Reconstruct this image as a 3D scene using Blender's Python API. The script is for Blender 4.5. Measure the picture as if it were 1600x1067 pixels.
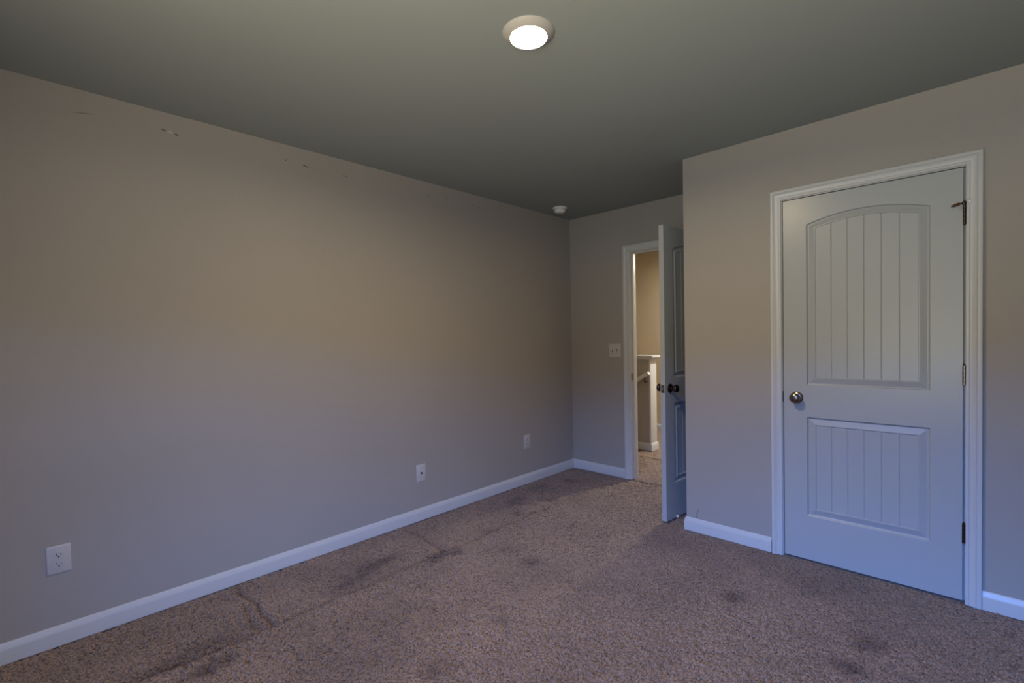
import bpy, bmesh, math, random
import numpy as np
from mathutils import Vector, Matrix

for o in list(bpy.data.objects):
    bpy.data.objects.remove(o, do_unlink=True)
S = bpy.context.scene
C = S.collection
random.seed(4)

# ------------------------------------------------------------------ camera
cam = bpy.data.cameras.new('camera')
cam.sensor_width = 36.0
cam.sensor_fit = 'HORIZONTAL'
cam.lens = 749.03 / 1600 * 36
cam.shift_y = 12.54 / 1600
cam.clip_start = 0.05
co = bpy.data.objects.new('camera', cam)
C.objects.link(co)
_R = ((0.71936, -0.69464, -0.00245), (0.69434, 0.71894, 0.03175), (-0.0203, -0.02454, 0.99949))
M = Matrix.Identity(4)
for i in range(3):
    M[i][0] = _R[i][0]      # camera right
    M[i][1] = _R[i][2]      # camera up
    M[i][2] = -_R[i][1]     # camera looks along -Z
M[0][3], M[1][3], M[2][3] = 2.86911, -3.81902, 1.29766
co.matrix_world = M
S.camera = co

# ------------------------------------------------------------------ view and world
S.view_settings.view_transform = 'Standard'
S.view_settings.look = 'None'
S.view_settings.gamma = 1.0
S.view_settings.use_curve_mapping = False
S.view_settings.exposure = 3.0

CEILING_LAMP = 86.0       # emission strength of the bedroom ceiling light
HALL_LAMP = 205.0
SKY = 1.0

W = bpy.data.worlds.new('sky')
S.world = W
W.use_nodes = True
nt = W.node_tree
nt.nodes.clear()
out = nt.nodes.new('ShaderNodeOutputWorld')
bg = nt.nodes.new('ShaderNodeBackground')
tc = nt.nodes.new('ShaderNodeTexCoord')
sp = nt.nodes.new('ShaderNodeSeparateXYZ')
mr = nt.nodes.new('ShaderNodeMapRange')
mr.inputs['From Min'].default_value = -1
mr.inputs['From Max'].default_value = 1
rp = nt.nodes.new('ShaderNodeValToRGB')
el = rp.color_ramp.elements
# elevation: sunlit ground below, dark tree line up to about 12 degrees, blue sky above
el[0].position = 0.0;  el[0].color = (3.1, 2.65, 1.85, 1)
el[1].position = 1.0;  el[1].color = (0.04, 0.10, 0.36, 1)
for pos, colr in ((0.29, (3.1, 2.65, 1.85, 1)), (0.33, (0.95, 1.0, 0.95, 1)), (0.485, (0.80, 0.85, 0.82, 1)), (0.505, (0.03, 0.035, 0.03, 1)),
                  (0.59, (0.03, 0.035, 0.03, 1)), (0.61, (0.48, 1.36, 4.2, 1)), (0.70, (0.48, 1.34, 4.1, 1)), (0.80, (0.10, 0.25, 0.9, 1))):
    e = el.new(pos); e.color = colr
nt.links.new(tc.outputs['Generated'], sp.inputs[0])
nt.links.new(sp.outputs['Z'], mr.inputs['Value'])
nt.links.new(mr.outputs[0], rp.inputs[0])
nt.links.new(rp.outputs[0], bg.inputs['Color'])
bg.inputs['Strength'].default_value = SKY
nt.links.new(bg.outputs[0], out.inputs[0])

# room numbers
H = 2.44
YC = -0.748       # face of the closet wall
XC = 1.490        # its corner
XR = 3.65         # right wall
YB = -4.45        # wall behind the camera
T = 0.11
WIN_X0, WIN_X1, WIN_Z0, WIN_Z1 = 1.90, 3.30, 0.62, 2.06     # window behind the camera

def portal(name, loc, rot, sx, sy):
    l = bpy.data.lights.new(name, 'AREA')
    l.shape = 'RECTANGLE'; l.size = sx; l.size_y = sy
    l.cycles.is_portal = True
    o = bpy.data.objects.new(name, l); C.objects.link(o)
    o.location = loc; o.rotation_euler = rot
    return o
portal('window_light', ((WIN_X0 + WIN_X1) / 2, YB - 0.02, (WIN_Z0 + WIN_Z1) / 2),
       (math.radians(90), 0, 0), WIN_X1 - WIN_X0, WIN_Z1 - WIN_Z0)

# ------------------------------------------------------------------ materials
def mat(name, col, rough=0.5, metal=0.0, bump=None, spec=0.5, var=None):
    m = bpy.data.materials.new(name)
    m.use_nodes = True
    n = m.node_tree.nodes; L = m.node_tree.links
    b = n['Principled BSDF']
    b.inputs['Base Color'].default_value = (*col, 1)
    b.inputs['Roughness'].default_value = rough
    b.inputs['Metallic'].default_value = metal
    b.inputs['Specular IOR Level'].default_value = spec
    t = n.new('ShaderNodeTexCoord')
    if bump:
        sc, st, dist = bump
        ns = n.new('ShaderNodeTexNoise'); ns.inputs['Scale'].default_value = sc; ns.inputs['Detail'].default_value = 3
        bp = n.new('ShaderNodeBump'); bp.inputs['Strength'].default_value = st; bp.inputs['Distance'].default_value = dist
        L.new(t.outputs['Object'], ns.inputs['Vector'])
        L.new(ns.outputs['Fac'], bp.inputs['Height'])
        L.new(bp.outputs[0], b.inputs['Normal'])
    if var:
        sc, amt = var
        nv = n.new('ShaderNodeTexNoise'); nv.inputs['Scale'].default_value = sc; nv.inputs['Detail'].default_value = 4
        rr = n.new('ShaderNodeValToRGB')
        rr.color_ramp.elements[0].position = 0.3; rr.color_ramp.elements[1].position = 0.7
        rr.color_ramp.elements[0].color = (*[c * (1 - amt) for c in col], 1)
        rr.color_ramp.elements[1].color = (*[c * (1 + amt) for c in col], 1)
        L.new(t.outputs['Object'], nv.inputs['Vector'])
        L.new(nv.outputs['Fac'], rr.inputs[0])
        L.new(rr.outputs[0], b.inputs['Base Color'])
    return m

PAINT = mat('greige_wall_paint', (0.365, 0.338, 0.308), 0.55, bump=(220, 0.10, 0.002), spec=0.3, var=(1.2, 0.02))
CEIL = mat('flat_ceiling_paint', (0.285, 0.318, 0.318), 0.9, bump=(160, 0.12, 0.002), spec=0.1, var=(0.9, 0.02))
HALLP = mat('hall_tan_paint', (0.64, 0.53, 0.37), 0.6, bump=(220, 0.10, 0.002), spec=0.3)
TRIM = mat('white_semigloss_trim', (0.55, 0.555, 0.55), 0.32, bump=(60, 0.02, 0.001))
DOORP = mat('white_door_paint', (0.40, 0.42, 0.43), 0.30, bump=(90, 0.04, 0.0008))
PLATE = mat('white_plate_plastic', (0.52, 0.505, 0.49), 0.35, bump=(40, 0.01, 0.001))
PLAST = mat('white_fixture_plastic', (0.60, 0.60, 0.585), 0.45, bump=(40, 0.01, 0.001))
RING = mat('off_white_light_trim', (0.40, 0.39, 0.37), 0.5, bump=(40, 0.01, 0.001))
DETECT = mat('white_detector_plastic', (0.86, 0.86, 0.84), 0.45, bump=(40, 0.01, 0.001))
SLOT = mat('dark_slot', (0.02, 0.018, 0.017), 0.7, bump=(40, 0.01, 0.001))
NICKEL = mat('tarnished_nickel', (0.24, 0.20, 0.17), 0.24, 1.0, bump=(80, 0.02, 0.001), var=(30, 0.15))
BRONZE = mat('dark_bronze', (0.06, 0.05, 0.045), 0.35, 0.9, bump=(80, 0.03, 0.001))
BRASS = mat('dull_strike_brass', (0.28, 0.20, 0.12), 0.4, 1.0, bump=(80, 0.03, 0.001))
STEEL = mat('spring_steel', (0.5, 0.48, 0.45), 0.3, 1.0, bump=(80, 0.03, 0.001))
RUBBER = mat('brown_rubber', (0.11, 0.05, 0.025), 0.6, bump=(80, 0.03, 0.001))
GRIME = mat('scuffed_plaster', (0.12, 0.10, 0.09), 0.8, bump=(200, 0.2, 0.001))
SPACK = mat('white_spackle', (0.47, 0.45, 0.42), 0.8, bump=(200, 0.2, 0.001))

def emis(name, col, strength):
    m = bpy.data.materials.new(name); m.use_nodes = True
    n = m.node_tree.nodes; L = m.node_tree.links
    n.clear()
    o = n.new('ShaderNodeOutputMaterial'); e = n.new('ShaderNodeEmission')
    e.inputs['Color'].default_value = (*col, 1); e.inputs['Strength'].default_value = strength
    L.new(e.outputs[0], o.inputs[0])
    return m
LENS = emis('lit_lens', (1.0, 0.79, 0.52), CEILING_LAMP)
HLENS = emis('lit_hall_lens', (1.0, 0.95, 0.86), HALL_LAMP)

def carpet_mat(name, base):
    m = bpy.data.materials.new(name); m.use_nodes = True
    n = m.node_tree.nodes; L = m.node_tree.links
    b = n['Principled BSDF']
    b.inputs['Roughness'].default_value = 0.95
    b.inputs['Specular IOR Level'].default_value = 0.1
    b.inputs['Sheen Weight'].default_value = 0.25
    b.inputs['Sheen Roughness'].default_value = 0.5
    t = n.new('ShaderNodeTexCoord')
    # twisted yarn: two heathered tones, the dark one deepened to imitate shaded pile pits
    nz = n.new('ShaderNodeTexNoise'); nz.inputs['Scale'].default_value = 150; nz.inputs['Detail'].default_value = 2
    rr = n.new('ShaderNodeValToRGB')
    rr.color_ramp.elements[0].position = 0.36; rr.color_ramp.elements[1].position = 0.60
    rr.color_ramp.elements[0].color = (*[c * 0.42 for c in base], 1)
    rr.color_ramp.elements[1].color = (*[c * 1.42 for c in base], 1)
    nl = n.new('ShaderNodeTexNoise'); nl.inputs['Scale'].default_value = 2.6; nl.inputs['Detail'].default_value = 5
    rl = n.new('ShaderNodeMapRange'); rl.inputs['From Min'].default_value = 0.3; rl.inputs['From Max'].default_value = 0.7
    rl.inputs['To Min'].default_value = 0.86; rl.inputs['To Max'].default_value = 1.12
    mx = n.new('ShaderNodeMix'); mx.data_type = 'RGBA'; mx.blend_type = 'MULTIPLY'; mx.inputs['Factor'].default_value = 1
    at = n.new('ShaderNodeAttribute'); at.attribute_name = 'soil'
    st = n.new('ShaderNodeMix'); st.data_type = 'RGBA'; st.blend_type = 'MULTIPLY'
    bp = n.new('ShaderNodeBump'); bp.inputs['Strength'].default_value = 0.6; bp.inputs['Distance'].default_value = 0.004
    nb = n.new('ShaderNodeTexNoise'); nb.inputs['Scale'].default_value = 260; nb.inputs['Detail'].default_value = 2
    for x in (nz, nl, nb):
        L.new(t.outputs['Object'], x.inputs['Vector'])
    L.new(nz.outputs['Fac'], rr.inputs[0])
    L.new(nl.outputs['Fac'], rl.inputs['Value'])
    L.new(rr.outputs[0], mx.inputs['A']); L.new(rl.outputs[0], mx.inputs['B'])
    L.new(at.outputs['Fac'], st.inputs['Factor'])
    L.new(mx.outputs['Result'], st.inputs['A']); st.inputs['B'].default_value = (0.38, 0.34, 0.34, 1)
    L.new(st.outputs['Result'], b.inputs['Base Color'])
    L.new(nb.outputs['Fac'], bp.inputs['Height']); L.new(bp.outputs[0], b.inputs['Normal'])
    return m
CARPET = carpet_mat('taupe_carpet', (0.215, 0.148, 0.106))

# ------------------------------------------------------------------ mesh helpers
def finish(bm, angle=35):
    bmesh.ops.remove_doubles(bm, verts=bm.verts, dist=1e-6)
    bmesh.ops.recalc_face_normals(bm, faces=bm.faces)
    for f in bm.faces: f.smooth = True
    a = math.radians(angle)
    for e in bm.edges:
        e.smooth = len(e.link_faces) == 2 and e.calc_face_angle(0) < a

def obj(name, bm, m, parent=None, smooth=35):
    finish(bm, smooth)
    me = bpy.data.meshes.new(name)
    bm.to_mesh(me); bm.free()
    me.materials.append(m)
    o = bpy.data.objects.new(name, me)
    C.objects.link(o)
    if parent: o.parent = parent
    return o

def struct(name, bm, m, parent=None):
    o = obj(name, bm, m, parent)
    if not parent: o['kind'] = 'structure'
    return o

def thing(name, label, cat, loc=(0, 0, 0), rot=(0, 0, 0), group=None, kind=None):
    o = bpy.data.objects.new(name, None); C.objects.link(o)
    o.empty_display_size = 0.05
    o.location = loc; o.rotation_euler = rot
    if label: o['label'] = label
    if cat: o['category'] = cat
    if group: o['group'] = group
    if kind: o['kind'] = kind
    return o

def box(bm, x0, x1, y0, y1, z0, z1, bev=0.0, seg=2):
    b = bmesh.new()
    v = [b.verts.new((x, y, z)) for x in (x0, x1) for y in (y0, y1) for z in (z0, z1)]
    for f in ((0, 1, 3, 2), (4, 6, 7, 5), (0, 4, 5, 1), (2, 3, 7, 6), (0, 2, 6, 4), (1, 5, 7, 3)):
        b.faces.new([v[i] for i in f])
    if bev:
        bmesh.ops.bevel(b, geom=b.edges[:], offset=bev, segments=seg, affect='EDGES', profile=0.6)
    join(bm, b)
    return bm

def join(bm, b, mtx=None):
    if mtx is not None: bmesh.ops.transform(b, matrix=mtx, verts=b.verts)
    mp = {v: bm.verts.new(v.co) for v in b.verts}
    for f in b.faces:
        try: bm.faces.new([mp[v] for v in f.verts])
        except ValueError: pass
    b.free()

def lathe(bm, prof, mtx=None, n=40):
    """prof: (radius, height) from bottom to top about local Z"""
    b = bmesh.new()
    rings = []
    for r, h in prof:
        if r < 1e-6: rings.append([b.verts.new((0, 0, h))])
        else: rings.append([b.verts.new((r * math.cos(2 * math.pi * i / n), r * math.sin(2 * math.pi * i / n), h)) for i in range(n)])
    for a, c in zip(rings, rings[1:]):
        for i in range(n):
            j = (i + 1) % n
            if len(a) == 1 and len(c) == 1: continue
            if len(a) == 1: b.faces.new([a[0], c[i], c[j]])
            elif len(c) == 1: b.faces.new([a[i], a[j], c[0]])
            else: b.faces.new([a[i], a[j], c[j], c[i]])
    join(bm, b, mtx)
    return bm

def tube(bm, pts, r, n=10, caps=True):
    pts = [Vector(p) for p in pts]
    b = bmesh.new(); rings = []
    up = None
    for i, p in enumerate(pts):
        d = (pts[min(i + 1, len(pts) - 1)] - pts[max(i - 1, 0)]).normalized()
        if up is None:
            up = Vector((0, 0, 1)) if abs(d.z) < 0.9 else Vector((1, 0, 0))
        s = d.cross(up).normalized(); up = s.cross(d).normalized()
        rr = r[i] if isinstance(r, (list, tuple)) else r
        rings.append([b.verts.new(p + rr * (math.cos(2 * math.pi * k / n) * s + math.sin(2 * math.pi * k / n) * up)) for k in range(n)])
    for a, c in zip(rings, rings[1:]):
        for k in range(n):
            j = (k + 1) % n
            b.faces.new([a[k], a[j], c[j], c[k]])
    if caps:
        b.faces.new(rings[0][::-1]); b.faces.new(rings[-1])
    join(bm, b)
    return bm

def prism(bm, prof, A, B, out, up=(0, 0, 1), mA=0.0, mB=0.0):
    """sweep a profile [(d, h)] (d along out, h along up) from A to B; mA / mB shift the ends along the run per unit d (mitres)"""
    A = Vector(A); B = Vector(B); out = Vector(out); up = Vector(up)
    t = (B - A).normalized()
    b = bmesh.new()
    ra = [b.verts.new(A + out * d + up * h + t * (mA * d)) for d, h in prof]
    rb = [b.verts.new(B + out * d + up * h + t * (mB * d)) for d, h in prof]
    n = len(prof)
    for i in range(n):
        j = (i + 1) % n
        b.faces.new([ra[i], ra[j], rb[j], rb[i]])
    b.faces.new(ra[::-1]); b.faces.new(rb)
    join(bm, b)
    return bm

def RX(a): return Matrix.Rotation(math.radians(a), 4, 'X')
def RY(a): return Matrix.Rotation(math.radians(a), 4, 'Y')
def RZ(a): return Matrix.Rotation(math.radians(a), 4, 'Z')
def TR(x, y, z): return Matrix.Translation((x, y, z))

# ------------------------------------------------------------------ floor: cut-pile carpet with real tufts
def blur(a, s):
    fy = np.fft.fftfreq(a.shape[0])[:, None]; fx = np.fft.rfftfreq(a.shape[1])[None, :]
    g = np.exp(-2 * (math.pi * s) ** 2 * (fx * fx + fy * fy))
    r = np.fft.irfft2(np.fft.rfft2(a) * g, s=a.shape)
    return r / (r.std() + 1e-9)

def seg_d(X, Y, a, b):
    ax, ay = a; bx, by = b
    dx, dy = bx - ax, by - ay
    t = np.clip(((X - ax) * dx + (Y - ay) * dy) / (dx * dx + dy * dy), 0, 1)
    return np.hypot(X - ax - t * dx, Y - ay - t * dy)

def carpet(name, x0, x1, y0, y1, step, seed, dents=(), spots=(), pile=0.0030):
    rng = np.random.default_rng(seed)
    nx = int((x1 - x0) / step) + 1; ny = int((y1 - y0) / step) + 1
    xs = np.linspace(x0, x1, nx); ys = np.linspace(y0, y1, ny)
    X, Y = np.meshgrid(xs, ys)
    fine = blur(rng.standard_normal((ny, nx)), 0.9)
    mid = blur(rng.standard_normal((ny, nx)), 1.7)
    low = blur(rng.standard_normal((ny, nx)), 14)
    big = blur(rng.standard_normal((ny, nx)), 45)
    h = pile * (0.80 * fine + 0.60 * mid) + 0.0006 * low + 0.0010 * big
    h = np.where(h < -0.002, h * 1.9 + 0.0018, h * 0.8)
    soil = 0.16 * np.clip(big - 0.9, 0, 1.5) + 0.05 * np.clip(low, 0, 2)
    wob = 0.010 * low
    for a, b, w, dep, s in dents:
        dep *= 1.5; s *= 1.5
        d = seg_d(X + wob, Y + wob, a, b)
        k = np.exp(-(d / w) ** 2)
        h -= dep * k; soil += s * k * (0.7 + 0.3 * np.clip(mid, -1, 1))
        h += 0.35 * dep * np.exp(-((d - 2.2 * w) / w) ** 2)
    for cx, cy, rx, ry, ang, s in spots:
        s *= 1.35
        ca, sa = math.cos(math.radians(ang)), math.sin(math.radians(ang))
        u = ((X - cx) * ca + (Y - cy) * sa) / rx; v = (-(X - cx) * sa + (Y - cy) * ca) / ry
        k = np.exp(-(u * u + v * v) ** 1.2 * np.clip(1 + 0.3 * low + 0.25 * mid, 0.5, 2.0))
        soil += s * np.clip(k, 0, 1); h -= 0.002 * np.clip(k, 0, 1)
    h -= h.max() * 0.35
    co3 = np.stack([X, Y, h], -1).reshape(-1, 3).astype(np.float32)
    idx = np.arange(nx * ny).reshape(ny, nx)
    q = np.stack([idx[:-1, :-1], idx[:-1, 1:], idx[1:, 1:], idx[1:, :-1]], -1).reshape(-1, 4)
    me = bpy.data.meshes.new(name)
    me.vertices.add(len(co3)); me.vertices.foreach_set('co', co3.ravel())
    me.loops.add(q.size); me.loops.foreach_set('vertex_index', q.ravel().astype(np.int32))
    me.polygons.add(len(q))
    me.polygons.foreach_set('loop_start', np.arange(0, q.size, 4, dtype=np.int32))
    me.polygons.foreach_set('use_smooth', np.ones(len(q), dtype=bool))
    me.update(calc_edges=True)
    at = me.attributes.new('soil', 'FLOAT', 'POINT')
    at.data.foreach_set('value', np.clip(soil, 0, 1).astype(np.float32).ravel())
    me.materials.append(CARPET)
    o = bpy.data.objects.new(name, me); C.objects.link(o)
    o['kind'] = 'structure'
    return o

dents = [((0.545, -3.62), (0.535, -0.55), 0.014, 0.006, 0.40),
         ((0.02, -3.03), (0.55, -3.04), 0.012, 0.006, 0.50),
         ((0.25, -3.085), (0.52, -3.095), 0.010, 0.004, 0.35),
         ((0.05, -2.00), (0.54, -2.03), 0.016, 0.005, 0.35),
         ((0.25, -1.16), (0.50, -1.02), 0.020, 0.003, 0.25)]
spots = [(0.56, -2.10, 0.05, 0.10, 0, 0.75), (0.60, -1.99, 0.04, 0.05, 0, 0.55), (0.46, -2.62, 0.05, 0.13, 10, 0.40),
         (0.36, -2.36, 0.05, 0.16, 5, 0.55), (0.655, -3.31, 0.05, 0.10, 15, 0.65), (0.50, -3.36, 0.06, 0.22, 5, 0.45),
         (0.22, -1.05, 0.06, 0.12, 10, 0.45), (0.16, -0.72, 0.07, 0.10, 0, 0.40), (0.44, -1.28, 0.06, 0.05, 0, 0.45),
         (0.42, -0.90, 0.08, 0.05, 20, 0.45), (0.50, -1.62, 0.05, 0.07, 0, 0.35), (0.24, -0.38, 0.10, 0.05, 10, 0.55),
         (0.80, -1.75, 0.05, 0.06, 0, 0.30), (1.02, -1.78, 0.04, 0.05, 0, 0.40), (1.30, -2.30, 0.05, 0.03, 30, 0.40),
         (2.01, -1.39, 0.06, 0.06, 0, 0.60), (2.52, -1.62, 0.07, 0.05, 10, 0.60), (2.56, -1.40, 0.05, 0.07, 0, 0.55),
         (2.72, -1.60, 0.05, 0.05, 0, 0.45), (3.05, -1.45, 0.10, 0.06, 30, 0.35), (1.35, -2.72, 0.07, 0.07, 0, 0.45),
         (1.72, -2.62, 0.07, 0.07, 20, 0.40), (0.95, -2.60, 0.30, 0.16, 40, 0.20), (1.05, -3.05, 0.2, 0.2, 0, 0.22),
         (2.3, -2.1, 0.3, 0.15, 30, 0.15)]
carpet('floor', 0.0, XR, YB, 0.0, 0.0040, 3, dents, spots)
carpet('floor_hall', 0.02, 2.60, -0.012, 2.24, 0.007, 8,
       [((0.05, 0.80), (2.5, 0.80), 0.016, 0.008, 0.5), ((0.64, 0.02), (1.44, 0.02), 0.010, 0.005, 0.4)], [])
struct('floor_slab', box(bmesh.new(), 0.02, XR + T, YB - T, 2.35, -0.12, -0.05), CARPET)
struct('floor_stairwell_bottom', box(bmesh.new(), -1.6, 0.10, 0.0, 2.35, -1.42, -1.30), CARPET)
bm = bmesh.new()
box(bm, XC, XR, YC + 0.002, 0.0, -0.03, 0.0)
struct('floor_closet', bm, CARPET)

# ------------------------------------------------------------------ shell
bm = box(bmesh.new(), -1.6, XR + T, YB - T, 2.35, H, H + 0.1)
struct('ceiling', bm, CEIL)
struct('wall_left', box(bmesh.new(), -T, 0, YB - T, T, -0.05, H), PAINT)
bm = bmesh.new()      # back wall with the doorway cut out
box(bm, 0, 0.635, 0, T, -0.05, H)
box(bm, 1.440, XR, 0, T, -0.05, H)
box(bm, 0.635, 1.440, 0, T, 2.055, H)
struct('wall_back', bm, PAINT)
bm = bmesh.new()      # closet wall with its door opening
box(bm, XC, 2.054, YC, YC + T, -0.05, H)
box(bm, 2.8555, XR, YC, YC + T, -0.05, H)
box(bm, 2.054, 2.8555, YC, YC + T, 2.066, H)
struct('wall_closet', bm, PAINT)
struct('wall_closet_side', box(bmesh.new(), XC, XC + T, YC + T, 0, -0.05, H), PAINT)
struct('wall_right', box(bmesh.new(), XR, XR + T, YB, T, -0.05, H), PAINT)
bm = bmesh.new()
box(bm, 0, WIN_X0, YB - T, YB, -0.05, H)
box(bm, WIN_X1, XR + T, YB - T, YB, -0.05, H)
box(bm, WIN_X0, WIN_X1, YB - T, YB, -0.05, WIN_Z0)
box(bm, WIN_X0, WIN_X1, YB - T, YB, WIN_Z1, H)
struct('wall_rear', bm, PAINT)
# the window, out of frame, that lets the daylight in
bm = bmesh.new()
f = 0.045
for x0, x1, z0, z1 in ((WIN_X0, WIN_X0 + f, WIN_Z0, WIN_Z1), (WIN_X1 - f, WIN_X1, WIN_Z0, WIN_Z1),
                       (WIN_X0 + f, WIN_X1 - f, WIN_Z0, WIN_Z0 + f), (WIN_X0 + f, WIN_X1 - f, WIN_Z1 - f, WIN_Z1),
                       (WIN_X0 + f, WIN_X1 - f, (WIN_Z0 + WIN_Z1) / 2 - 0.02, (WIN_Z0 + WIN_Z1) / 2 + 0.02)):
    box(bm, x0, x1, YB - 0.08, YB - 0.035, z0, z1)
struct('window_1', bm, TRIM)

# hall shell
struct('wall_hall', box(bmesh.new(), -1.6, 2.7, 2.24, 2.35, -1.3, H), HALLP)
struct('wall_hall_right', box(bmesh.new(), 2.60, 2.70, T, 2.24, -0.05, H), HALLP)
struct('wall_hall_left', box(bmesh.new(), -1.6, -1.5, T, 2.24, -1.3, H), HALLP)
struct('wall_stairs_side', box(bmesh.new(), -1.5, 0.0, T, T + 0.02, -1.3, H), HALLP)
bm = bmesh.new()
for k in range(5):
    box(bm, 0.02 - 0.26 * (k + 1), 0.02 - 0.26 * k + 0.02, T + 0.02, 1.09, -1.3, -0.19 * (k + 1))
struct('stairs', bm, CARPET)
struct('floor_stairwell', box(bmesh.new(), -1.5, 0.02, 1.21, 2.24, -0.05, 0.0), CARPET)

# half wall beside the stairs, with its white cap, end board and base
HY0, HY1, HX = 1.09, 1.21, 0.270
struct('wall_half', box(bmesh.new(), -1.5, HX - 0.02, HY0, HY1, -1.3, 1.025), PAINT)
bm = bmesh.new()
box(bm, HX - 0.02, HX, HY0 - 0.008, HY1 + 0.008, 0, 1.025, 0.002)
struct('trim_1', bm, TRIM)
bm = bmesh.new()
box(bm, -1.5, HX + 0.045, HY0 - 0.045, HY1 + 0.045, 1.045, 1.070, 0.006)
box(bm, -1.5, HX + 0.018, HY0 - 0.018, HY1 + 0.018, 1.025, 1.045, 0.004)
struct('trim_2', bm, TRIM)

# ------------------------------------------------------------------ baseboards
BB = [(0, 0), (0.013, 0), (0.013, 0.058), (0.0122, 0.062), (0.0050, 0.082), (0.0030, 0.0855), (0, 0.086)]
def base(name, A, B, outv, mA=0.0, mB=0.0):
    struct(name, prism(bmesh.new(), BB, A, B, outv, mA=mA, mB=mB), TRIM)
base('baseboard_left', (0, YB, 0), (0, 0, 0), (1, 0, 0), mB=-1)
base('baseboard_back', (0, 0, 0), (0.588, 0, 0), (0, -1, 0), mA=1)
base('baseboard_closet', (XC, YC, 0), (2.008, YC, 0), (0, -1, 0), mA=-1)
base('baseboard_closet_side', (XC, 0, 0), (XC, YC, 0), (-1, 0, 0), mB=1)
base('baseboard_right', (2.8965, YC, 0), (XR, YC, 0), (0, -1, 0))
base('baseboard_hall', (-1.5, 2.24, 0), (2.60, 2.24, 0), (0, -1, 0))
base('baseboard_half_wall', (0.03, HY0, 0), (HX, HY0 - 0.008, 0), (0, -1, 0), mB=1)
base('baseboard_half_wall_end', (HX, HY0 - 0.008, 0), (HX, HY1 + 0.008, 0), (1, 0, 0), mA=-1, mB=1)

# ------------------------------------------------------------------ door casings
CAS = [(0, 0), (0, 0.009), (0.003, 0.0115), (0.010, 0.0120), (0.014, 0.0095), (0.020, 0.0100), (0.030, 0.0130), (0.036, 0.0175),
       (0.040, 0.0150), (0.043, 0.0180), (0.052, 0.0190), (0.056, 0.0170), (0.058, 0.0130), (0.058, 0)]
def casing(bm, x0, x1, ztop, y, w=0.058):
    """three mitred lengths around an opening; inner edges x0, x1, ztop; on the plane y facing -y"""
    b = bmesh.new()
    k = w / 0.058
    loops = []
    for (cx, cz, sx, sz) in ((x0, 0, -1, 0), (x0, ztop, -1, 1), (x1, ztop, 1, 1), (x1, 0, 1, 0)):
        loops.append([b.verts.new((cx + sx * d * k, y - t, cz + sz * d * k)) for d, t in CAS])
    for a, c in zip(loops, loops[1:]):
        for i in range(len(CAS)):
            j = (i + 1) % len(CAS)
            b.faces.new([a[i], a[j], c[j], c[i]])
    b.faces.new(loops[0]); b.faces.new(loops[-1][::-1])
    join(bm, b)
    return bm

def jamb(bm, x0, x1, ztop, y0, y1, t=0.018, stop_y=None):
    box(bm, x0 - t, x0, y0, y1, 0, ztop + t)
    box(bm, x1, x1 + t, y0, y1, 0, ztop + t)
    box(bm, x0, x1, y0, y1, ztop, ztop + t)
    if stop_y is not None:
        s = 0.011
        box(bm, x0, x0 + s, stop_y, stop_y + 0.035, 0, ztop, 0.002)
        box(bm, x1 - s, x1, stop_y, stop_y + 0.035, 0, ztop, 0.002)
        box(bm, x0 + s, x1 - s, stop_y, stop_y + 0.035, ztop - s, ztop, 0.002)
    return bm

t3 = struct('trim_3', casing(bmesh.new(), 2.068, 2.8395, 2.052, YC, 0.0565), TRIM)
obj('jamb', jamb(bmesh.new(), 2.072, 2.8375, 2.048, YC, YC + T, stop_y=YC + 0.038), TRIM, t3)
t4 = struct('trim_4', casing(bmesh.new(), 0.648, 1.428, 2.042, 0.0, 0.060), TRIM)
obj('jamb', jamb(bmesh.new(), 0.653, 1.422, 2.038, 0.0, T, stop_y=0.038), TRIM, t4)
bm = bmesh.new()      # hall-side casing
casing(bm, 0.648, 1.428, 2.042, 0.0, 0.060)
bmesh.ops.transform(bm, matrix=TR(0, T, 0) @ Matrix.Scale(-1, 4, (0, 1, 0)), verts=bm.verts)
obj('hall_casing', bm, TRIM, t4)
bm = box(bmesh.new(), 0.6525, 0.6545, 0.006, 0.034, 0.895, 0.957, 0.0006)
obj('strike_plate', bm, BRASS, t4)

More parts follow.
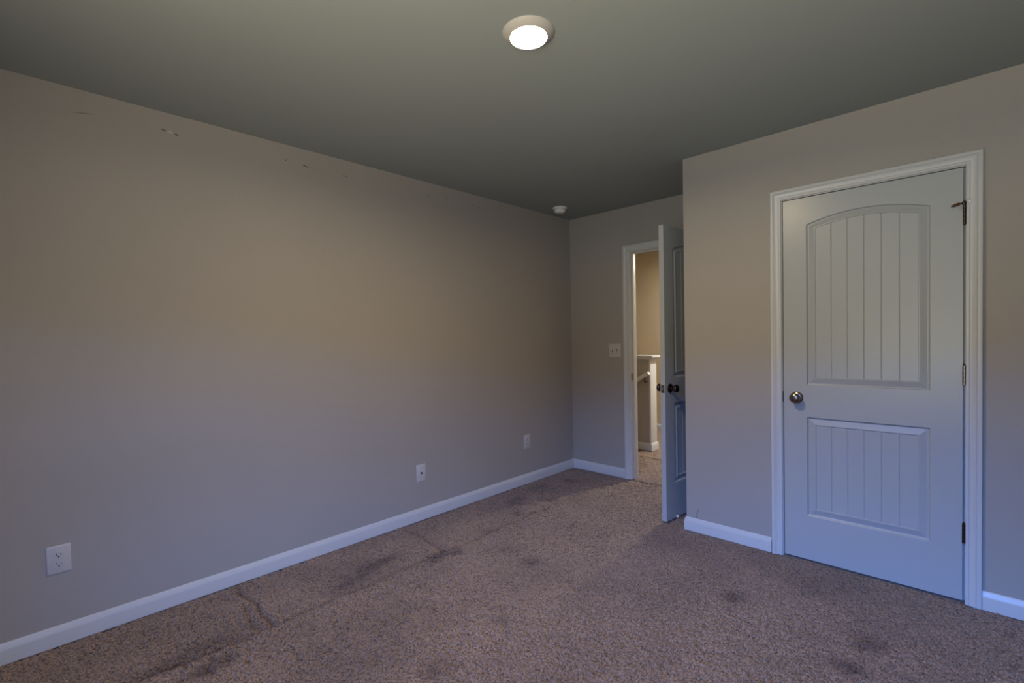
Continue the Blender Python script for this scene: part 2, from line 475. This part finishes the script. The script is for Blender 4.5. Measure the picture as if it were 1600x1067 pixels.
# ------------------------------------------------------------------ two-panel plank doors
def panel_face(bm, Wd, Hd, y, s):
    """moulded face on plane y; s=+1 carves towards +y (front face), -1 towards -y"""
    U0, U1 = 0.114, Wd - 0.114
    NP = 6
    def T_(o):   # parameter samples across the panel, the same on every ring
        ts = []
        for k in range(NP):
            ts += [k / NP, (k + 0.045) / NP, (k + 0.28) / NP, (k + 0.5) / NP, (k + 0.72) / NP, (k + 0.955) / NP]
        return ts + [1.0]
    ts = T_(0)
    gd = []
    for i, t in enumerate(ts):
        r = i % 6
        gd.append(0.0028 if (r == 0 and 0 < i < len(ts) - 1) else 0.0)
    rings = [(0.0, 0.0), (0.0025, 0.0015), (0.005, 0.0090), (0.009, 0.0112), (0.012, 0.0110), (0.039, 0.0028), (0.043, 0.0026), (0.0455, 0.0066)]
    def contour(o, top_side, top_mid, zb):
        us = [U0 + o + t * (U1 - U0 - 2 * o) for t in ts]
        uc = (U0 + U1) / 2; hw = (U1 - U0) / 2
        zt = [top_side + (top_mid - top_side) * (1 - ((u - uc) / hw) ** 2) - o * (1.0 if top_mid == top_side else 0.93) for u in us]
        return us, zt, zb + o
    P = [(0.2475, 0.807, 0.807), (0.986, 1.880, 1.926)]      # bottom, top at the sides, top at the middle
    V = lambda u, d, z: bm.verts.new((u, y + s * d, z))
    def quad(a, b, c, d):
        bm.faces.new([a, b, c, d])
    for zb, zs, zm in P:
        prev = None
        for o, d in rings:
            us, zt, z0 = contour(o, zs, zm, zb)
            ring = [V(u, d, z) for u, z in zip(us, zt)] + [V(us[-1], d, z0)] + [V(u, d, z0) for u in us[-2:0:-1]] + [V(us[0], d, z0)]
            if prev:
                for i in range(len(ring)):
                    j = (i + 1) % len(ring)
                    quad(prev[i], prev[j], ring[j], ring[i])
            prev = ring
        o, d = rings[-1]
        us, zt, z0 = contour(o, zs, zm, zb)
        tp = [V(u, d + g, z) for u, z, g in zip(us, zt, gd)]
        bt = [V(u, d + g, z0) for u, g in zip(us, gd)]
        for i in range(len(us) - 1):
            quad(bt[i], bt[i + 1], tp[i + 1], tp[i])
    # stiles and rails
    def rect(u0, u1, z0, z1):
        quad(V(u0, 0, z0), V(u1, 0, z0), V(u1, 0, z1), V(u0, 0, z1))
    rect(0, U0, 0, Hd); rect(U1, Wd, 0, Hd)
    us, zt, _ = contour(0, *P[0][1:], P[0][0])
    us2, zt2, _ = contour(0, *P[1][1:], P[1][0])
    for i in range(len(us) - 1):
        rect(us[i], us[i + 1], 0, P[0][0])
        rect(us[i], us[i + 1], P[0][1], P[1][0])
        quad(V(us[i], 0, zt2[i]), V(us[i + 1], 0, zt2[i + 1]), V(us[i + 1], 0, Hd), V(us[i], 0, Hd))

def leaf(Wd, Hd, Th=0.035):
    bm = bmesh.new()
    panel_face(bm, Wd, Hd, 0, 1)
    panel_face(bm, Wd, Hd, Th, -1)
    c = [(0, 0), (Wd, 0), (Wd, Hd), (0, Hd)]
    for i in range(4):
        (a, b), (e, f) = c[i], c[(i + 1) % 4]
        bm.faces.new([bm.verts.new((a, 0, b)), bm.verts.new((e, 0, f)), bm.verts.new((e, Th, f)), bm.verts.new((a, Th, b))])
    bmesh.ops.remove_doubles(bm, verts=bm.verts, dist=1e-6)
    return bm

def door_knob(parent, u, z, y, sgn, m, rosem):
    """knob on a face at y, pointing to -y (sgn=-1) or +y (sgn=+1)"""
    mt = TR(u, y, z) @ RX(90 if sgn < 0 else -90)
    r = obj('rosette', lathe(bmesh.new(), [(0, 0), (0.0325, 0), (0.0325, 0.003), (0.029, 0.007), (0.018, 0.010), (0.013, 0.0105), (0, 0.0105)], mt), rosem, parent)
    k = obj('knob', lathe(bmesh.new(), [(0, 0.0105), (0.0115, 0.0105), (0.0105, 0.020), (0.0115, 0.027), (0.018, 0.032), (0.0245, 0.037), (0.0275, 0.044),
                                      (0.0272, 0.050), (0.0245, 0.0555), (0.019, 0.059), (0.012, 0.061), (0.006, 0.0618), (0, 0.062)], mt), m, parent)
    return k

def hinge(parent, u, z, y, m):
    """butt hinge barrel standing proud of the face, with its thin leaves in the gap"""
    bm = bmesh.new()
    L = 0.092
    for i in range(5):
        z0 = z - L / 2 + i * L / 5
        lathe(bm, [(0, z0 + 0.0006), (0.0056, z0 + 0.0006), (0.0062, z0 + 0.0014), (0.0062, z0 + L / 5 - 0.0014), (0.0056, z0 + L / 5 - 0.0006), (0, z0 + L / 5 - 0.0006)], TR(u, y, 0), 16)
    lathe(bm, [(0, z + L / 2), (0.0045, z + L / 2), (0.0055, z + L / 2 + 0.003), (0.003, z + L / 2 + 0.006), (0, z + L / 2 + 0.0065)], TR(u, y, 0), 14)
    box(bm, u - 0.0012, u + 0.0012, y, y + 0.036, z - L / 2, z + L / 2)
    return obj('hinge', bm, m, parent)

DW, DH = 0.752, 2.030
d1 = thing('door_1', 'closed white arched two-panel closet door with nickel knob', None, (2.0765, YC + 0.001, 0.013), kind='structure')
obj('door_leaf', leaf(DW, DH), DOORP, d1, 11)
door_knob(d1, 0.066, 0.914, 0, -1, NICKEL, NICKEL)
hs = [hinge(d1, DW + 0.0045, z, -0.006, NICKEL if 0.5 < z < 1.5 else BRONZE) for z in (0.322, 1.067, 1.812)]  # top hinge is dark bronze to paint in the shadow lying on it
obj('latch_plate', box(bmesh.new(), -0.0055, -0.0008, -0.0035, 0.004, 0.885, 0.945, 0.0005), BRONZE, d1)

d2 = thing('door_2', 'white bedroom door standing open into the room', None, (1.4185, -0.004, 0.013), (0, 0, math.radians(84.8)), kind='structure')
bm = leaf(DW, DH)
bmesh.ops.transform(bm, matrix=TR(-DW, 0, 0), verts=bm.verts)
obj('door_leaf', bm, DOORP, d2, 11)
KN2 = mat('dark_oiled_knob_metal', (0.10, 0.08, 0.075), 0.22, 1.0, bump=(80, 0.02, 0.001))
door_knob(d2, -DW + 0.062, 0.914, 0, -1, KN2, KN2)
door_knob(d2, -DW + 0.062, 0.914, 0.035, 1, KN2, KN2)
bm = box(bmesh.new(), -DW - 0.0012, -DW + 0.003, 0.005, 0.030, 0.886, 0.942, 0.0005)
lp = obj('latch_plate', bm, BRASS, d2)
obj('latch_bolt', box(bmesh.new(), -DW - 0.008, -DW, 0.012, 0.023, 0.907, 0.921, 0.003), STEEL, lp)
for z in (0.322, 1.067, 1.812): hinge(d2, 0.002, z, -0.006, BRONZE)

# ------------------------------------------------------------------ hinge-pin door stop on the upper closet hinge
hx, hy, hz = 2.0765 + DW + 0.0035, YC - 0.005, 1.878
hp = thing('hinge_pin_door_stop', 'bent hinge pin door stop with brown rubber tip on upper closet hinge', 'door stop', (hx, hy, hz))
bm = bmesh.new()
lathe(bm, [(0, -0.006), (0.0085, -0.006), (0.0085, 0.004), (0.004, 0.010), (0, 0.0105)], None, 20)
tube(bm, [(0, 0, 0), (-0.014, -0.014, -0.004), (-0.022, -0.020, -0.007)], 0.0032)
obj('arm', bm, BRONZE, hp)
bm = bmesh.new()
tube(bm, [(-0.014, -0.013, -0.003), (-0.020, -0.019, -0.006), (-0.036, -0.030, -0.012), (-0.044, -0.034, -0.015)], [0.0045, 0.0075, 0.0065, 0.002], 14)
obj('rubber_tip', bm, RUBBER, hp)
bm = bmesh.new()
tube(bm, [(0.006, -0.002, -0.003), (0.013, -0.006, -0.004), (0.019, -0.008, 0.002), (0.0215, -0.009, 0.010), (0.017, -0.009, 0.015), (0.010, -0.008, 0.012)], 0.0016, 8)
obj('wire_loop', bm, STEEL, hp)

# spring door stop low beside the open door
ds = thing('spring_door_stop', 'spring door stop with white tip on closet corner baseboard, behind open door', 'door stop', (XC - 0.012, -0.700, 0.050))
bm = bmesh.new()
pts = []
for i in range(141):
    a = i / 140
    th = a * 2 * math.pi * 13
    pts.append((-0.004 - 0.066 * a, 0.0055 * math.cos(th), 0.0055 * math.sin(th)))
tube(bm, pts, 0.0012, 6)
obj('spring', bm, STEEL, ds)
obj('mount', lathe(bmesh.new(), [(0, 0), (0.009, 0), (0.009, 0.002), (0.005, 0.007), (0, 0.007)], RY(-90), 20), STEEL, ds)
obj('rubber_tip', lathe(bmesh.new(), [(0, 0.066), (0.0075, 0.066), (0.0085, 0.069), (0.0085, 0.078), (0.006, 0.0815), (0, 0.082)], RY(-90), 20), PLAST, ds)

# ------------------------------------------------------------------ wall plates
def plate_mesh(w, h):
    """plate in local XZ, front towards -Y"""
    b = bmesh.new()
    ring = []
    for (ins, d) in ((0, 0), (0, 0.0022), (0.0025, 0.0045), (0.006, 0.0058)):
        ring.append([b.verts.new((sx * (w / 2 - ins), -d, sz * (h / 2 - ins))) for sx, sz in ((-1, -1), (1, -1), (1, 1), (-1, 1))])
    for a, c in zip(ring, ring[1:]):
        for i in range(4):
            b.faces.new([a[i], a[(i + 1) % 4], c[(i + 1) % 4], c[i]])
    b.faces.new(ring[-1]); b.faces.new(ring[0][::-1])
    return b

def screw(parent, x, z, y=-0.0056):
    b = lathe(bmesh.new(), [(0, 0), (0.0034, 0), (0.0032, 0.0008), (0.0018, 0.0014), (0, 0.0016)], TR(x, y, z) @ RX(90), 16)
    box(b, x - 0.0028, x + 0.0028, y - 0.0018, y - 0.0010, z - 0.0004, z + 0.0004)
    return obj('screw', b, PLATE, parent)

def outlet(label, loc, rotz):
    t = thing('wall_outlet', label, 'outlet', loc, (0, 0, rotz), group='duplex outlets on the left wall')
    obj('plate', plate_mesh(0.079, 0.122), PLATE, t)
    for sz in (1, -1):
        zc = sz * 0.0200
        b = bmesh.new()
        n = 36
        fr = []; bk = []
        for i in range(n):
            a = 2 * math.pi * i / n
            x = 0.0172 * math.cos(a); z = max(-0.0138, min(0.0138, 0.0172 * math.sin(a)))
            fr.append(b.verts.new((x, -0.0076, zc + z))); bk.append(b.verts.new((x, -0.0050, zc + z)))
        b.faces.new(fr)
        for i in range(n):
            b.faces.new([fr[i], fr[(i + 1) % n], bk[(i + 1) % n], bk[i]])
        r = obj('receptacle', b, PLATE, t)
        b = bmesh.new()
        box(b, -0.0078, -0.0054, -0.0079, -0.0074, zc - 0.0010, zc + 0.0080)
        box(b, 0.0054, 0.0078, -0.0079, -0.0074, zc + 0.0004, zc + 0.0070)
        lathe(b, [(0, 0), (0.0030, 0), (0.0030, 0.0005), (0, 0.0005)], TR(0, -0.0074, zc - 0.0068) @ RX(90), 14)
        obj('slots', b, SLOT, r)
    screw(t, 0, 0)
    return t
RL = math.radians(90)      # plates on the left wall face +x
outlet('white duplex outlet at the near end of the left wall, bottom left of photo', (0, -3.7175, 0.374), RL)
outlet('small white duplex outlet on left wall nearest the back corner', (0, -0.685, 0.372), RL)
t = thing('cable_jack_plate', 'white coaxial cable jack plate with one dark centre hole on left wall', 'wall plate', (0, -1.819, 0.338), (0, 0, RL))
obj('plate', plate_mesh(0.079, 0.124), PLATE, t)
jk = obj('coax_jack', lathe(bmesh.new(), [(0, 0), (0.0062, 0), (0.0062, 0.002), (0.0048, 0.0022), (0.0048, 0.008), (0.0036, 0.008), (0.0036, 0.004), (0, 0.004)], TR(0, -0.0055, 0) @ RX(90), 20), BRONZE, t)
screw(t, 0, 0.042); screw(t, 0, -0.042)

t = thing('light_switch', 'white double toggle switch plate on back wall left of bedroom doorway', 'switch', (0.4915, 0, 1.161))
obj('plate', plate_mesh(0.122, 0.121), PLATE, t)
for x, tilt in ((-0.023, 1), (0.023, -1)):
    b = box(bmesh.new(), x - 0.0052, x + 0.0052, -0.0062, -0.0050, -0.0120, 0.0120)
    s = obj('switch_slot', b, SLOT, t)
    b = bmesh.new()
    box(b, -0.0042, 0.0042, -0.0150, 0.0, -0.0055, 0.0055, 0.0012)
    bmesh.ops.transform(b, matrix=TR(x, -0.0050, 0.002 * tilt) @ RX(-24 * tilt), verts=b.verts)
    obj('toggle', b, PLATE, s)
    screw(t, x, 0.030); screw(t, x, -0.030)

# ------------------------------------------------------------------ ceiling light and smoke detector
def disc_light(name, label, x, y, lens, group=None):
    t = thing(name, label, 'ceiling light', (x, y, H), group=group)
    obj('trim_ring', lathe(bmesh.new(), [(0.0975, 0.0), (0.0975, -0.002), (0.095, -0.005), (0.088, -0.0105), (0.080, -0.0160), (0.0735, -0.0200), (0.0705, -0.0210),
                                         (0.0690, -0.0200), (0.0656, -0.0105), (0.0656, 0.0)], None, 72), RING, t)
    obj('lens', lathe(bmesh.new(), [(0.0655, -0.0110), (0.050, -0.0125), (0.025, -0.0133), (0, -0.0135)], None, 72), lens, t)
    return t
disc_light('ceiling_light', 'lit round white recessed ceiling light in bedroom ceiling', 1.662, -2.446, LENS)
disc_light('hall_ceiling_light', 'round warm ceiling light in the hall beyond the doorway', 1.13, 1.90, HLENS)

t = thing('smoke_detector', 'round white smoke detector on ceiling near the back left corner', 'smoke detector', (0.222, -0.432, H))
obj('base', lathe(bmesh.new(), [(0, 0), (0.062, 0), (0.064, -0.003), (0.064, -0.010), (0.061, -0.013), (0.050, -0.0135), (0, -0.0135)], None, 56), DETECT, t)
b = lathe(bmesh.new(), [(0, -0.0135), (0.046, -0.0135), (0.046, -0.016), (0.052, -0.018), (0.052, -0.026), (0.049, -0.034), (0.042, -0.041), (0.030, -0.044), (0, -0.0445)], None, 56)
obj('body', b, DETECT, t)
b = bmesh.new()
for k in range(28):
    a = 360 * k / 28
    q = box(bmesh.new(), 0.0505, 0.0524, -0.0016, 0.0016, -0.0295, -0.0185)
    join(b, q, RZ(a))
obj('vents', b, SLOT, t)
obj('test_button', lathe(bmesh.new(), [(0, -0.044), (0.010, -0.044), (0.010, -0.0465), (0.008, -0.0475), (0, -0.048)], None, 24), PLATE, t)

# ------------------------------------------------------------------ stair handrail on the half wall
t = thing('handrail', 'white sloping stair handrail on dark bracket, seen through doorway', 'handrail', (0.285, HY0, 0.878))
dirv = Vector((-0.80, 0, -0.46)).normalized()
RAIL = [(-0.020, -0.020), (0.020, -0.020), (0.024, -0.008), (0.022, 0.012), (0.012, 0.021), (-0.012, 0.021), (-0.022, 0.012), (-0.024, -0.008)]
up = Vector((0, 1, 0)).cross(dirv).normalized()
if up.z < 0: up = -up
A = Vector((0.0, -0.075, 0.0)); B = A + dirv * 1.45
obj('rail', prism(bmesh.new(), RAIL, A, B, (0, 1, 0), up), TRIM, t)
for k in (0.075, 1.25):
    P = A + dirv * k
    bm = bmesh.new()
    tube(bm, [P - up * 0.018, P - up * 0.035, P + Vector((0, 0.020, -0.060)), P + Vector((0, 0.060, -0.068)), P + Vector((0, 0.074, -0.068))], 0.007, 12)
    br = obj('bracket', bm, BRONZE, t)
    obj('wall_flange', lathe(bmesh.new(), [(0, 0), (0.026, 0), (0.026, 0.004), (0.012, 0.010), (0, 0.010)], TR(P.x, 0.0745, P.z - 0.068) @ RX(90), 24), BRONZE, br)

# ------------------------------------------------------------------ marks on the painted walls
wl = bpy.data.objects['wall_left']; wc = bpy.data.objects['wall_closet']
def mark(name, pts, r, m, parent, axis):
    """thin blot of damaged paint sunk into the wall: pts are (run, z)"""
    b = bmesh.new()
    P = []
    for i, (a, z) in enumerate(pts):
        P.append((0.0002, a, z) if axis == 'x' else (a, YC - 0.0002, z))
    n = len(P)
    rad = [r * (0.35 if n > 2 and i in (0, n - 1) else random.uniform(0.8, 1.1)) for i in range(n)]
    tube(b, P, rad, 8)
    for v in b.verts:
        if axis == 'x': v.co.x = v.co.x * 0.12
        else: v.co.y = YC + (v.co.y - YC) * 0.12
    obj(name, b, m, parent)
mark('scratch', [(-3.607, 2.333), (-3.585, 2.338), (-3.563, 2.342), (-3.543, 2.344)], 0.0014, GRIME, wl, 'x')
mark('scuff', [(-3.293, 2.3535), (-3.283, 2.3525), (-3.274, 2.3510), (-3.266, 2.3495)], 0.0034, GRIME, wl, 'x')
mark('spackle', [(-3.266, 2.3495), (-3.257, 2.3505), (-3.249, 2.3495), (-3.242, 2.3480)], 0.0065, SPACK, wl, 'x')
mark('scuff', [(-3.236, 2.3455), (-3.228, 2.3445), (-3.220, 2.3440)], 0.0045, GRIME, wl, 'x')
mark('scratch', [(-2.604, 2.3460), (-2.594, 2.3445), (-2.584, 2.3435), (-2.576, 2.3415)], 0.0028, GRIME, wl, 'x')
mark('nail_hole', [(-2.577, 2.3420), (-2.571, 2.3410)], 0.0045, GRIME, wl, 'x')
mark('scratch', [(-2.352, 2.3440), (-2.342, 2.3420), (-2.331, 2.3400), (-2.322, 2.3360)], 0.0026, GRIME, wl, 'x')
mark('nail_hole', [(-2.325, 2.3380), (-2.320, 2.3370)], 0.0042, GRIME, wl, 'x')
for a, z in ((-2.548, 2.341), (-1.690, 2.348), (-1.531, 2.351), (-1.268, 2.351), (-1.208, 2.345), (-1.058, 2.346), (-2.70, 2.350)):
    mark('nail_hole', [(a - 0.003, z), (a + 0.003, z)], 0.0045 if a > -1.3 else 0.0032, GRIME, wl, 'x')
mark('scratch', [(1.571, 0.150), (1.569, 0.136), (1.560, 0.126), (1.554, 0.118), (1.561, 0.108), (1.559, 0.098), (1.552, 0.088), (1.545, 0.080)], 0.0016, GRIME, wc, 'y')
mark('scratch', [(1.574, 0.152), (1.573, 0.143), (1.570, 0.138)], 0.0016, GRIME, wc, 'y')
